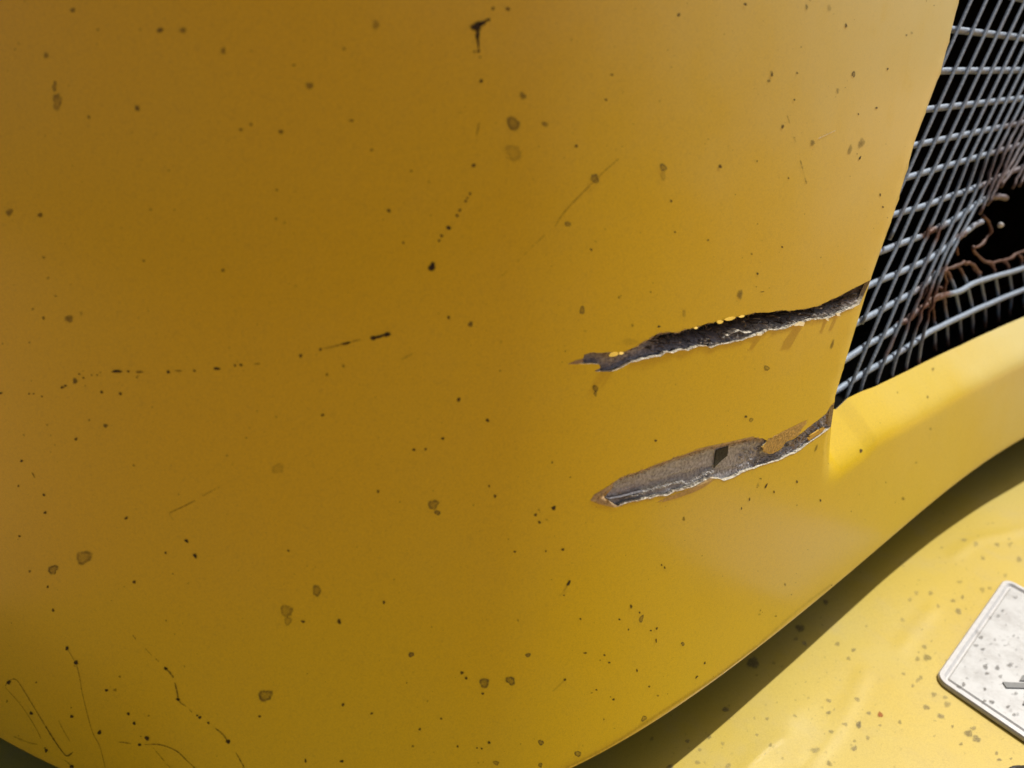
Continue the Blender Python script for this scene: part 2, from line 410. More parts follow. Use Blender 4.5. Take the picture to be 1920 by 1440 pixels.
# ------------------------------------------------------------------ what the tears lay bare
def strip_patch(name, T, B, depth, colour, label, rows=16, void=None, seed=0, hole=None):
    n = len(T); ts = np.linspace(-0.03, 1.03, rows)
    P = T[None] * (1 - ts[:, None, None]) + B[None] * ts[:, None, None]
    u = np.tile(np.linspace(0, 1, n), rows); v = np.repeat(ts, n)
    q = unproj(P.reshape(-1, 2))
    q[:, 0] = np.minimum(q[:, 0], LIP['xe'](np.maximum(q[:, 1], ZC)) - 0.0006)
    r = np.random.default_rng(seed); nz = r.normal(0, 1, (rows, n)); nz = (nz + np.roll(nz, 1, 0) + np.roll(nz, 1, 1) + np.roll(nz, -1, 1)) / 2
    W = surf(q[:, 0], q[:, 1], depth(u, v, nz.ravel()))
    C = colour(u, v, nz.ravel(), P.reshape(-1, 2)); F = []
    for a in range(rows - 1):
        for b in range(n - 1):
            k = a * n + b
            if void is not None and void(u[k], v[k]): continue
            F.append((k, k + 1, k + n + 1, k + n))
    return tag(mesh_obj(name, W, F, M['laminate'], HOOD, smooth=False, colors=C), label)
def col(n, c): return np.tile(np.array([*c, 1.0]), (n, 1))
def blend(C, w, c): return C * (1 - w[:, None]) + np.array([*c, 1.0]) * w[:, None]
GREY, BLUE, BROWN, DARK_SHADE, PALE = (0.38, 0.37, 0.38), (0.26, 0.265, 0.31), (0.27, 0.185, 0.12), (0.018, 0.014, 0.009), (0.50, 0.47, 0.42)
def d1(u, v, n):
    deep = sstep(u, 0.26, 0.5) * (1 - 0.35 * sstep(u, 0.75, 1.0))
    deep = deep * (1 - 0.9 * sstep(u, 0.86, 0.97))
    prof = 0.0034 + deep * (0.016 * np.sin(np.clip(v, 0, 1) * math.pi) ** 0.8 * (1.1 - 0.55 * v))
    lower = sstep(v, 0.62, 1.0)
    return prof * (1 - lower) + lower * 0.0030 + n * (0.00035 + 0.0009 * deep * (1 - lower * 0.5))
def c1(u, v, n, P):
    C = col(len(u), GREY)
    C = blend(C, sstep(v, 0.5, 0.9) * (1 - sstep(u, 0.45, 0.7)), BLUE)
    C = blend(C, (1 - sstep(v, 0.15, 0.5)) * 0.7 * sstep(u, .05, .2), BROWN)
    C = blend(C, sstep(u, 0.27, 0.46) * sstep(v, 0.1, 0.28) * (1 - sstep(v, 0.55, 0.85)), DARK_SHADE)  # shadow deep in the split, painted into the colour
    C = blend(C, sstep(u, 0.62, 0.8) * (1 - sstep(v, 0.3, 0.75)), (0.07, 0.05, 0.035))  # shaded upper side of the right end, painted in too
    C = blend(C, sstep(n, 0.9, 1.6) * 0.7 * sstep(u, 0.3, 0.5), BROWN)
    C = blend(C, sstep(v, 0.68, 0.95) * sstep(u, 0.5, 0.7) * 0.8, PALE)
    return C
strip_patch('torn_laminate', FT1, FB1, d1, c1, 'dark split laminate inside the upper gash', 22,
            void=lambda u, v: 0.30 < u < 0.66 and 0.30 < v < 0.30 + 0.30 * math.sin((u - 0.30) / 0.36 * math.pi), seed=5)
def ridge2(u): return 0.86 - 0.30 * np.sin(np.clip(u / 0.62, 0, 1) * math.pi) ** 1.0 * (u < 0.62)
def d2(u, v, n):
    base = 0.0024 + 0.0008 * np.sin(np.clip(v, 0, 1) * math.pi) - 0.0008 * (1 - sstep(v, 0.0, 0.22))
    low = sstep(v, ridge2(u) - 0.02, ridge2(u) + 0.03) * (u < 0.58)
    rough = 0.00012 + 0.0005 * sstep(u, 0.56, 0.62)
    return base + low * 0.0006 + n * rough
def c2(u, v, n, P):
    C = col(len(u), (0.50, 0.50, 0.525))
    C = blend(C, (1 - sstep(v, 0.05, 0.22)) * (1 - sstep(u, .6, .7)), (0.40, 0.27, 0.15))
    C = blend(C, sstep(v, ridge2(u), ridge2(u) + 0.05) * (u < 0.57) * 0.8, (0.33, 0.33, 0.35))
    C = blend(C, sstep(n, 0.7, 1.6) * 0.6 * sstep(u, 0.56, 0.62), PALE)
    C = blend(C, sstep(-n, 0.9, 1.6) * 0.6 * sstep(u, 0.58, 0.7), (0.10, 0.085, 0.07))
    C = blend(C, sstep(P[:, 0], 1485, 1500) * sstep(n, 0.2, 0.9) * 0.7, (0.50, 0.30, 0.04))
    return C
strip_patch('torn_laminate', FT2, FB2, d2, c2, 'grey bare laminate inside the lower gash', 18, seed=6)

def slab(name, P, inward, thick, colour, label, mat='flake', tilt=None, jag=0.0, seed=0):
    """thin chip with an outline given on the hood"""
    P = np.asarray(P, float); r = np.random.default_rng(seed)
    if jag: P = np.vstack([resample(np.array([a, b]), max(2, int(np.linalg.norm(b - a) / 2.0)))[:-1] for a, b in zip(P, np.vstack([P[1:], P[:1]]))]); P = P + r.normal(0, jag, P.shape)
    q = unproj(P); n = len(P)
    inn = np.full(n, inward) if tilt is None else inward - tilt * np.linspace(0, 1, n) * np.linspace(1, 0, n) * 4
    a = surf(q[:, 0], q[:, 1], inn); b = surf(q[:, 0], q[:, 1], inn + thick)
    F = [tuple(range(n)), tuple(range(2 * n - 1, n - 1, -1))] + [(i, n + i, n + (i + 1) % n, (i + 1) % n) for i in range(n)]
    return tag(mesh_obj(name, np.vstack([a, b]), F, M[mat], HOOD, smooth=False, colors=col(2 * n, colour)), label)
slab('dark_patch', z7([(1600, 637), (1738, 592), (1724, 700), (1660, 750), (1572, 838)]), 0.0016, 0.0005, (0.035, 0.035, 0.024), 'dark olive four-sided patch in the lower gash', 'laminate')
slab('paint_remnant', z8([(838, 622), (1000, 540), (1160, 480), (1230, 470), (1190, 560), (1120, 612), (1040, 640), (985, 720), (905, 770), (868, 786), (838, 770), (800, 768), (768, 712), (830, 660)]), -0.0003, 0.0008, (0.50, 0.31, 0.07), 'ochre scraped paint left in the lower gash', 'laminate', jag=0.8, seed=3)
slab('paint_remnant', z8([(1300, 615), (1330, 575), (1400, 535), (1470, 490), (1490, 505), (1420, 570), (1350, 610), (1310, 640)]), 0.0004, 0.0012, (0.58, 0.33, 0.03), 'small yellow paint island at the gash end', jag=0.4, seed=4)

def ribbon(name, P, w0, w1, colour, label, seed, step=0.9, lift=0.001, inn0=0.002):
    """jagged raised torn edge along a line: a strip leaning out of the skin"""
    r = np.random.default_rng(seed); L_ = np.linalg.norm(np.diff(np.asarray(P), axis=0), axis=1).sum()
    n = max(8, int(L_ / step)); Q = resample(P, n); T = np.gradient(Q, axis=0); T /= np.linalg.norm(T, axis=1)[:, None]
    nn = np.stack([-T[:, 1], T[:, 0]], 1); nn *= np.sign(nn[:, 1:2]) * -1          # towards the top of the picture
    wv = r.uniform(w0, w1, n) * (0.35 + 0.65 * np.repeat(r.uniform(0, 1, n // 5 + 1), 5)[:n])
    a = unproj(Q); b = unproj(Q + nn * wv[:, None]); c = unproj(Q - nn * 0.6)
    A_ = surf(a[:, 0], a[:, 1], -lift * r.uniform(0.2, 1, n)); B_ = surf(b[:, 0], b[:, 1], inn0 + r.normal(0, 0.0002, n)); C_ = surf(c[:, 0], c[:, 1], 0.0)
    V = np.vstack([B_, A_, C_]); F = []
    for i in range(n - 1):
        F += [(i, i + 1, n + i + 1, n + i), (n + i, n + i + 1, 2 * n + i + 1, 2 * n + i)]
    C4 = col(3 * n, colour); C4[:, :3] *= r.uniform(0.75, 1.12, (3 * n, 1))
    return tag(mesh_obj(name, V, F, M['laminate'], HOOD, smooth=False, colors=np.clip(C4, 0, 1)), label)
def fibres(T, B, u0, u1, n, rr, cols, label, seed, ln=(4, 13), v0=0.1, v1=0.9, dep=(0.001, 0.007)):
    r = np.random.default_rng(seed); V = []; F = []; C = []
    for _ in range(n):
        k = int(r.uniform(u0, u1) * (len(T) - 1)); v = r.uniform(v0, v1); p = T[k] * (1 - v) + B[k] * v
        a = r.normal(-0.3, 0.55); l = r.uniform(*ln); d = np.array([math.cos(a), math.sin(a)]) * l / 2
        P = np.array([p - d, p + r.normal(0, 0.8, 2), p + d])
        t = unproj(P); W = surf(t[:, 0], t[:, 1], np.array([r.uniform(*dep), r.uniform(dep[0] - .001, dep[1] * .6), r.uniform(*dep)]))
        if np.linalg.norm(W[0] - W[2]) > .012: continue
        v_, f_ = tube_geo(curve(W, 3), r.uniform(*rr), 4); s0 = len(V); V += v_; F += [tuple(s0 + i for i in q) for q in f_]
        c = np.array(cols[r.integers(len(cols))]) * r.uniform(.7, 1.2); C += [(*c, 1.0)] * len(v_)
    tag(mesh_obj('torn_fibres', V, F, M['laminate'], HOOD, colors=C), label, kind='stuff')
fibres(T1, B1, 0.3, 0.99, 150, (0.0001, 0.0004), [(0.10, 0.065, 0.035), (0.05, 0.035, 0.02), (0.20, 0.15, 0.10), (0.03, 0.025, 0.02)], 'brown torn fibres in the upper gash', 21)
fibres(T1, B1, 0.45, 0.99, 70, (0.0001, 0.00032), [(0.5, 0.47, 0.42), (0.32, 0.28, 0.24)], 'pale splinters along the upper gash', 22, (2, 8), 0.72, 0.98, (0.0, 0.003))
fibres(T2, B2, 0.56, 0.98, 120, (0.0001, 0.00035), [(0.45, 0.42, 0.38), (0.2, 0.17, 0.14), (0.34, 0.31, 0.28), (0.08, 0.065, 0.05)], 'grey torn fibres in the lower gash', 23, (2, 9), 0.12, 0.95, (0.0012, 0.0028))
fibres(T2, B2, 0.05, 0.6, 70, (0.00008, 0.00025), [(0.32, 0.2, 0.1), (0.2, 0.12, 0.06)], 'brown fibres along the top of the lower gash', 24, (2, 6), 0.0, 0.14, (0.0006, 0.002))
CREAM = (0.66, 0.60, 0.47)
ribbon('torn_edge', B1[60:236], 0.3, 2.0, CREAM, 'pale splintered lower edge of the upper gash', 11)
ribbon('torn_edge', z6([(140, 780), (200, 745), (280, 715), (340, 745), (420, 735)]), 0.6, 2.2, CREAM, 'white splinter inside the upper gash', 12, inn0=0.004, lift=-0.001)
ribbon('torn_edge', B2[28:122], 0.3, 1.5, CREAM, 'pale torn lower rim of the lower gash', 13, lift=.0004)
ribbon('torn_edge', B2[122:236], 0.3, 1.3, CREAM, 'thin pale rim along the lower gash', 14, lift=.0004)
RL = resample(z7([(560, 1165), (640, 1140), (780, 1095), (900, 1062), (1000, 1035), (1140, 1000), (1225, 985), (1250, 1020), (1350, 962), (1450, 905), (1560, 868)]), 120)
fibres(RL - [0, 1.6], RL + [0, 1.2], 0, 1, 190, (0.0001, 0.00034), [(0.6, 0.58, 0.54), (0.48, 0.46, 0.43), (0.7, 0.68, 0.63)], 'white fibrous ridge inside the lower gash', 15, (1.2, 4.5), 0, 1, (0.0004, 0.0026))
ribbon('torn_edge', z7([(235, 1195), (330, 1150), (380, 1170), (500, 1150), (640, 1115), (760, 1085)]), 0.4, 1.1, (0.20, 0.19, 0.20), 'dark blue delaminated line in the lower gash', 16, inn0=0.003, lift=-0.0014)

def flake(P, tiltmm, colour, label, base='hood'):
    """curled paint flake: first point pair is the hinge on the skin, the rest lifts off"""
    q = unproj(P); n = len(P); c = q.mean(0)
    lift = np.array([0.0] + [tiltmm] * (n - 2) + [0.0]) * 0.001
    a = surf(q[:, 0], q[:, 1], -0.0004 - lift); b = surf(q[:, 0], q[:, 1], 0.0003 - lift * 0.8)
    F = [tuple(range(n)), tuple(range(2 * n - 1, n - 1, -1))] + [(i, n + i, n + (i + 1) % n, (i + 1) % n) for i in range(n)]
    return tag(mesh_obj('paint_flake', np.vstack([a, b]), F, M['flake'], HOOD, smooth=False, colors=col(2 * n, colour)), label)
YEL = (0.72, 0.47, 0.05)
for k, (cx, cy, rx, ry) in enumerate([(1149, 663.5, 9.5, 3.0), (1163, 661.5, 4.5, 1.6), (1348, 603, 6.5, 2.4), (1367, 597, 11, 2.2), (1389, 592.5, 6, 1.2), (1303, 614, 4, 1.0)]):
    th = np.linspace(0, 2 * math.pi, 11)[:-1] + 0.3
    P = np.stack([cx + rx * np.cos(th) * (1 + 0.12 * np.sin(3 * th + k)), cy - 0.2 * rx * np.cos(th) + ry * np.sin(th)], 1)
    q = unproj(P); t = (P[:, 1] - P[:, 1].min()) / np.ptp(P[:, 1])
    inn = -0.0005 - 0.0012 * t                                  # lower side of the chip stands out: it faces the sky
    a = surf(q[:, 0], q[:, 1], inn); b = surf(q[:, 0], q[:, 1], inn + 0.0006); n = len(P)
    F = [tuple(range(n)), tuple(range(2 * n - 1, n - 1, -1))] + [(i, n + i, n + (i + 1) % n, (i + 1) % n) for i in range(n)]
    mesh_obj('paint_flake', np.vstack([a, b]), F, M['flake'], HOOD, smooth=False, colors=col(2 * n, YEL))
for k, P in enumerate([z6([(1010, 625), (960, 655), (900, 648), (870, 660), (860, 652), (960, 615)]), z6([(1400, 520), (1385, 548), (1350, 545), (1360, 525)]),
                       z6([(540, 748), (505, 765), (460, 770), (470, 755)]), z6([(1270, 580), (1265, 605), (1240, 598), (1235, 582)])]):
    flake(P, (2.6, 1.8, 1.2, 1.4)[k], (0.55, 0.42, 0.2), None)

# ------------------------------------------------------------------ dirt, stains and scratches lying on the paint
INK, GRN, BRN = (0.022, 0.013, 0.006), (0.085, 0.065, 0.028), (0.045, 0.022, 0.006)
def spot_geo(cx, cy, rx, ry, a, kind, tilt=0.0, r=None):
    n = 20; th = np.linspace(0, 2 * math.pi, n, endpoint=False)
    jr = 1 + r.normal(0, 0.07, n) + 0.13 * np.sin(th * 2 + r.uniform(0, 6)) + 0.11 * np.sin(th * 3 + r.uniform(0, 6)); P = [(cx, cy)]; al = [a * (0.45 if kind == 'r' else 1.0)]
    prof = {'d': ((0.55, 1.0), (0.8, 0.75), (1.1, 0.0)), 'g': ((0.5, 0.8), (0.8, 0.7), (1.15, 0.0)), 'r': ((0.5, 0.5), (0.82, 1.0), (1.15, 0.0))}[kind]
    ct, st = math.cos(tilt), math.sin(tilt)
    for s, f in prof:
        X = rx * s * jr * np.cos(th); Y = ry * s * jr * np.sin(th)
        P += list(zip(cx + X * ct - Y * st, cy + X * st + Y * ct))
        al += list(a * f * np.clip(1 + r.normal(0, 0.28 if kind != 'd' else 0.1, n), 0, 1.3))
    F = [(0, 1 + i, 1 + (i + 1) % n) for i in range(n)]
    for k in range(2):
        for i in range(n): F.append((1 + k * n + i, 1 + (k + 1) * n + i, 1 + (k + 1) * n + (i + 1) % n, 1 + k * n + (i + 1) % n))
    return np.array(P), F, np.array(al)
def hood_pts(P): return at_px(P, -0.00025)
def deck_pts(P):
    W = on_level(P, 0.0); W[:, 2] = deck_h(W[:, 0], W[:, 1]) + 0.0003; return W
def stuff_spots(name, L_, place, parent, label, colf):
    V = []; F = []; C = []; s = 0; r = np.random.default_rng(len(L_))
    for sp in L_:
        P, f, al = spot_geo(*sp[:6], sp[6] if len(sp) > 6 else 0.0, r); V.append(P); F += [tuple(s + i for i in q) for q in f]
        c = np.tile(np.array([*colf(sp, r), 1.0]), (len(P), 1)); c[:, 3] = np.clip(al, 0, 1); C.append(c); s += len(P)
    if not V: return
    o = mesh_obj(name, place(np.vstack(V)), F, M['dirt'], parent, colors=np.vstack(C)); tag(o, label, kind='stuff'); return o
D = []                                                           # (x, y, rx, ry, alpha, kind, tilt)
def add(s, kind='d', a=0.85):
    for t in s.split(';'):
        v = [float(x) for x in t.split()]
        D.append((v[0], v[1], v[2], v[3] if len(v) > 3 else v[2], (v[4] if len(v) > 4 else a), kind, v[5] if len(v) > 5 else 0.0))
add('300 57 5.5;343 57 6;87 104 4 6;137 19 5 4;419 95 5 6;258 203 5;581 161 7;130 598 7 8;141 714 5;980 180 6 7;1021 233 6 5;198 798 4;882 608 5;18 398 7;705 46 6 10 .5;1387 552 6 8', 'g', 0.75)
add('527 247 4.5;471 233 3;452 243 3.5;659 226 5 2.5;645 92 3;551 122 3;697 281 3;76 403 4.5 5;283 393 2.5;270 489 2.5;418 507 3.5;518 410 2.5;519 356 2.5;82 596 3', 'd', 0.6)
add('952 17 4;924 16 3 4 .7;1080 274 3;888 310 3.6 3.6 1;902 152 3.4 3.4 1;1147 140 2.5;1136 187 2.5;729 395 3.5;756 455 2.5;881 363 2.6;876 371 2;873 377 2.6;862 394 3;857 404 3;841 427 4.2 4.2 1;828 442 3;823 451 2.4;1350 312 3 4;1258 377 2.5;1235 612 2.5 2.5 1;1108 468 2.5;841 595 3;564 667 3.5;601 655 3;613 702 3 3 .6;709 921 3;860 749 4;914 788 3.5;830 822 3;776 843 3;798 842 2.5;605 778 3.5 3 .7;644 686 3 3 .5', 'd')
add('962 232 12 12 .75;962 285 15 15 .32;1115 335 7 9 .9;1243 314 6 7 .9;1243 328 5 10 .35;1064 420 5 5 .7;1091 582 5 7 .9;1116 728 5 6 .9;1116 738 3 5 .7;1437 690 5 5 .6;157 1045 13 14 .6;100 1068 9 9 .85;521 878 10 10 .3;812 946 10 8 .8;820 961 5 4.5 .9;594 1107 9 9 .7;537 1145 10 13 .55;540 1164 6 9 .5;771 1227 4.6 5 .9;498 1304 12 12 .75;908 1280 10 8 .9;957 1276 9 8 .9;930 1430 6 4 .8;1083 1413 5.5 6 .9;1014 1392 5 5 .8;1013 1434 4 4 .7;990 1228 5 3.8 1 -.5;1207 1347 4 6.5 .9 .5;1202 1160 4 6.5 .9 .3;1280 1207 3.4 3.4 .9;1600 139 3 5.5 .9 .2;1408 787 4 3.5 .6;108 190 9 14 .75;103 162 4 9 .85', 'r')
add('219 696 9 3.4 .95;241 696 2.4;262 697 9 2 .5;316 697 3.2 3.2 1;335 695 9 1.6 .5;365 695 2.5;407 691 6.5 3 1;441 685 2.5;452 684 3;483 682 6 1.6 .5;117 726 3;123 723 2.5;149 701 2;157 708 2;172 703 2 2 .5;183 703 2 2 .5;55 738 2;64 738 1.8;79 743 1.8;2 737 4 2;191 735 3;226 738 3;143 823 3;41 864 2.6 2.6 1;35 911 2;83 928 2.6 2.6 .9;85 961 3;237 971 4 2.4 .9 -.4;37 1005 2.4;90 1100 2.4;252 1091 3.4;100 1144 3;350 1014 2.6 5 .95 -.7;366 1042 3 6 .95 -.6;311 1036 2.5', 'd', 0.8)
add('917 911 2.2;928 930 3;636 1165 4.4;568 1165 4 2.5;541 1032 2.4;720 1129 3;866 1261 3 3.6;874 1271 2.4 3.2;905 1300 2.5;643 1321 3;697 1337 2.6;827 1347 2.2;787 1367 2.5;858 1399 2.2;641 1427 3.4 2.6 1;573 1426 2 4;487 1343 2.6;917 1392 3;903 1403 2;894 1402 1.6;1059 1274 2.6;1118 1293 2;1150 1311 2.4;1194 1257 1.6 3.4;1217 1287 2;1183 1137 2.6 3.6;1161 1161 2.2;1199 1148 2;1230 1201 1.6 4;1220 1182 2;1231 1178 2.2 2.8;1178 1180 1.8;1133 1228 2.2;1088 1160 2;1066 1093 3.2 5.5 1 .5;1057 1116 1.6;1004 965 3;1038 952 4.6 4 .9;1011 979 2.8;965 1034 2.4;1023 1033 2;1055 1030 3;1240 1059 1.8;1246 1064 1.6 3;1097 1224 3 2;1142 1242 2.2;1321 1243 1.6 3 .9 .6;1306 1269 1.6 4 .9 .7', 'd')
add('1436 911 1.8 5.5 .9 .35;1451 922 1.5 3;1494 903 2 3;1405 936 1.6 3;1390 953 1.4 2.6;1538 938 2 2.4;1517 606 3.4 6 .7 .2;1398 781 2.6;1614 845 3.4;1269 852 2;1229 826 2.6;1560 646 3 9 .45 .3;1364 826 3 9 .45 .5;1530 840 2 8 .4 .3;1397 8 3;1272 28 3.2;1586 48 2.2 4;1494 137 2;1447 140 2 4;1441 152 3 3 .5;1467 237 2.6 4;1643 202 2.2;1609 214 1.4 2.2;1612 296 1.6 4 1 .6;1664 129 2;1420 513 2.4;1429 547 4 1.4 .6 -.2;1466 463 2;1327 450 2;1478 334 1.8;1419 302 1.6;1489 187 1.8;1650 365 1.6 3;1655 388 2;1265 435 2', 'd', 0.85)
add('1512 13 2.6 5 .6;1554 15 4 6 .4;1523 268 5 5 .5;1570 170 3 5 .4;1615 268 5 11 .6 .25;1593 281 4 9 .55 .25;1446 137 2.4 6 .5;1282 587 4 7 .4;1180 640 14 8 .22;1170 660 12 4 .3', 'g')
D += [(893, 50, 10.5, 9.5, 1, 'd', .4), (904, 43, 11, 3.8, 1, 'd', -.35), (915, 37, 4, 3, 1, 'd', 0), (895, 64, 4, 10, 1, 'd', 0), (896, 78, 2.6, 13, 1, 'd', -.1), (897, 96, 3, 3, 1, 'd', 0), (889, 97, 2.4, 2.4, .7, 'd', 0), (900, 107, 2, 2, .8, 'd', 0),
      (810, 500, 7, 8, 1.0, 'd', .3), (726, 627, 6, 5, 1, 'd', -.3), (699, 633.8, 5.4, 4.2, 1, 'd', -.3), (712, 630.5, 14, 3, 1, 'd', -.26), (648, 644, 8, 3.2, .9, 'd', -.2)]
r_ = np.random.default_rng(3)
RND = []
for _ in range(520):
    x, y = r_.uniform(0, 1800), r_.uniform(0, 1440); s = r_.choice([0.9, 1.2, 1.6, 2.2, 3.0], p=[.34, .3, .2, .12, .04])
    RND.append((x, y, s, s * r_.uniform(.7, 1.3), r_.uniform(.2, .6), 'd', 0.0))
RND = np.array([(d[0], d[1]) for d in RND]), RND
def on_hood(P):
    """pixel points that fall on the hood skin (not grille, not deck, not gash)"""
    q = unproj(P); e = np.abs(proj(surf(q[:, 0], q[:, 1])) - P).max(1) < 1
    return e & ~inside(q, opening) & ~near(q, opening, .004) & ~inside(q, hole1) & ~inside(q, hole2) & ~near(q, hole1, .003) & ~near(q, hole2, .003) & (q[:, 1] > GAP + .006)
ok = on_hood(RND[0]); small = [d for d, k in zip(RND[1], ok) if k]
ok = on_hood(np.array([(d[0], d[1]) for d in D])); D = [d for d, k in zip(D, ok) if k]
big = [d for d in D if max(d[2], d[3]) >= 6]; small += [d for d in D if max(d[2], d[3]) < 6]
def hcol(sp, r): return np.array(GRN if sp[5] in 'gr' else (INK if sp[4] > .9 else BRN)) * r.uniform(0.8, 1.25)
stuff_spots('dirt_specks', small, hood_pts, HOOD, 'tiny dark specks of dirt scattered over the hood', hcol)
r_ = np.random.default_rng(9)
for sp in big:
    P, f, al = spot_geo(*sp[:6], sp[6], r_); C = np.tile(np.array([*hcol(sp, r_), 1.0]), (len(P), 1)); C[:, 3] = np.clip(al * (0.72 if sp[5] in 'gr' else 1.0), 0, 1)
    mesh_obj('dirt_spot', hood_pts(P), f, M['dirt'], HOOD, colors=C)

def scratch(P, w0, a, colour, name='scratch', mat='dirt', gaps=0.0, seed=0, place=hood_pts, parent=HOOD):
    r = np.random.default_rng(seed); P = curve(P, 6); n = max(6, int(np.linalg.norm(np.diff(P, axis=0), axis=1).sum() / 2.5)); P = resample(P, n)
    T = np.gradient(P, axis=0); T /= np.linalg.norm(T, axis=1)[:, None] + 1e-9; nn = np.stack([-T[:, 1], T[:, 0]], 1)
    wv = w0 * r.uniform(.6, 1.2, n); wv[0] *= .3; wv[-1] *= .3
    al = a * r.uniform(.55, 1.1, n)
    if gaps:
        k = np.convolve(r.normal(0, 1, n), np.ones(4) / 2, 'same'); al *= np.where(k < gaps, .12, 1)
    V = np.vstack([P + nn * wv[:, None], P, P - nn * wv[:, None]]); C = np.tile(np.array([*colour, 1.0]), (3 * n, 1)); C[:, 3] = np.clip(np.r_[al * 0, al, al * 0], 0, 1)
    F = []
    for i in range(n - 1): F += [(i, i + 1, n + i + 1, n + i), (n + i, n + i + 1, 2 * n + i + 1, 2 * n + i)]
    return mesh_obj(name, place(V), F, M[mat], parent, colors=C)
S_ = [([(609, 653), (640, 646), (677, 636)], 2, .7, BRN, 0), ([(898, 230), (896, 242), (893, 254)], 2, .8, BRN, 0),
      ([(1160, 297), (1118, 335), (1060, 395), (1040, 425)], 1.6, .7, BRN, 0), ([(1040, 425), (1005, 455), (960, 500), (933, 523)], 1.8, .4, BRN, .4),
      ([(317, 962), (345, 949), (367, 938)], 1.6, .75, BRN, 0), ([(380, 930), (398, 920), (420, 908), (447, 894)], 1.8, .6, BRN, .1), ([(317, 962), (326, 976)], 1.4, .4, BRN, 0),
      ([(60, 885), (63, 890), (66, 896)], 1.8, .9, INK, 0), ([(752, 674), (775, 662)], 3, .4, BRN, 0),
      ([(1475, 216), (1478, 224), (1480, 232)], 1.6, .6, BRN, 0), ([(1483, 245), (1488, 258), (1494, 272)], 1.4, .4, BRN, .2), ([(1500, 300), (1505, 318), (1512, 345)], 2, .7, BRN, .1),
      ([(126, 1215), (145, 1250), (155, 1300), (166, 1345), (175, 1375), (188, 1400), (198, 1440)], 1.6, .55, BRN, 0),
      ([(309, 1251), (318, 1260), (326, 1270)], 2.6, .95, INK, 0), ([(328, 1279), (332, 1295), (334, 1308), (335, 1314)], 2.2, .95, INK, 0), ([(335, 1313), (341, 1319), (350, 1324)], 1.8, .7, INK, 0),
      ([(249, 1190), (252, 1194), (256, 1199)], 2, .8, INK, 0), ([(272, 1215), (279, 1222), (285, 1228)], 1.6, .6, BRN, .2), ([(292, 1234), (299, 1241)], 1.8, .7, INK, 0), ([(355, 1330), (361, 1336)], 1.8, .6, BRN, 0),
      ([(372, 1326), (379, 1336), (385, 1346)], 1.5, .7, BRN, .2), ([(404, 1365), (413, 1372), (420, 1379), (426, 1387)], 2, .9, INK, 0), ([(442, 1410), (450, 1424), (459, 1440)], 1.8, .9, INK, 0), ([(457, 1434), (455, 1441)], 1.6, .8, INK, 0),
      ([(223, 1391), (234, 1392), (246, 1394)], 2, .7, BRN, 0), ([(271, 1396), (300, 1396), (330, 1407), (350, 1425), (367, 1441)], 1.8, .9, INK, 0), ([(283, 1396), (306, 1424), (320, 1440)], 1.4, .6, BRN, .1),
      ([(10, 1287), (16, 1277), (28, 1273), (38, 1283), (62, 1322), (85, 1360)], 2, .6, BRN, 0), ([(85, 1360), (100, 1384), (118, 1410), (127, 1417), (138, 1409)], 2.2, .9, INK, 0), ([(10, 1288), (40, 1322), (65, 1360), (78, 1385)], 1.8, .45, BRN, 0),
      ([(110, 1350), (120, 1370), (132, 1390)], 2, .4, BRN, 0), ([(85, 1406), (105, 1416), (126, 1428), (137, 1440)], 2, .5, BRN, .1), ([(25, 1380), (55, 1392), (72, 1395)], 2.6, .4, BRN, 0),
      ([(1047, 1118), (1055, 1110), (1064, 1097)], 2.4, .25, BRN, 0), ([(1035, 1296), (1047, 1286), (1058, 1275)], 2.4, .25, BRN, 0),
      ([(1420, 1210), (1340, 1270), (1240, 1335), (1140, 1400), (1060, 1440)], 4.5, .28, (0.16, 0.09, 0.02), 0), ([(1560, 1095), (1500, 1140), (1420, 1210)], 4, .22, (0.16, 0.09, 0.02), 0)]
for k, (P, wd, a, c, gp) in enumerate(S_): scratch(P, wd, a * .85, c, gaps=gp, seed=k)
for k, (P, wd, a, c) in enumerate([(T1[30:110], 3.2, .6, (0.34, 0.25, 0.16)), (T1[110:232], 2.4, .5, (0.25, 0.17, 0.08)), (B1[50:236], 2.6, .55, (0.5, 0.38, 0.2)), (T2[4:150], 3.0, .7, (0.45, 0.31, 0.16)), (B2[4:120], 3.0, .7, (0.48, 0.34, 0.18)), (B2[120:236], 2.0, .5, (0.55, 0.4, 0.2))]):
    scratch(P[::4], wd, a, c, name='worn_edge', mat='scuff', gaps=-.5, seed=80 + k)
for q in ('59 1337 3.4;135 1343 3.4;187 1373 4.2;200 1294 3;126 1215 3.6;143 1242 5 4;241 1338 3;252 1356 3.2;87 1407 3.4;135 1437 4;276 1384 4.4;262 1396 3;428 1390 4 5;391 1355 2.4;375 1345 3;370 1341 2;334 1311 4 3.4;17 1279 4;311 1253 4 3',):
    pass
stuff_spots('dirt_specks', [(float(t.split()[0]), float(t.split()[1]), float(t.split()[2]), float(t.split()[-1]), .9, 'd', 0.) for t in q.split(';')], hood_pts, HOOD, 'dark specks along the scratches at the lower corner', lambda s, r: INK)
scratch([(1533, 260), (1550, 252), (1567, 244)], 1.5, .95, (0.8, 0.74, 0.55), seed=50)
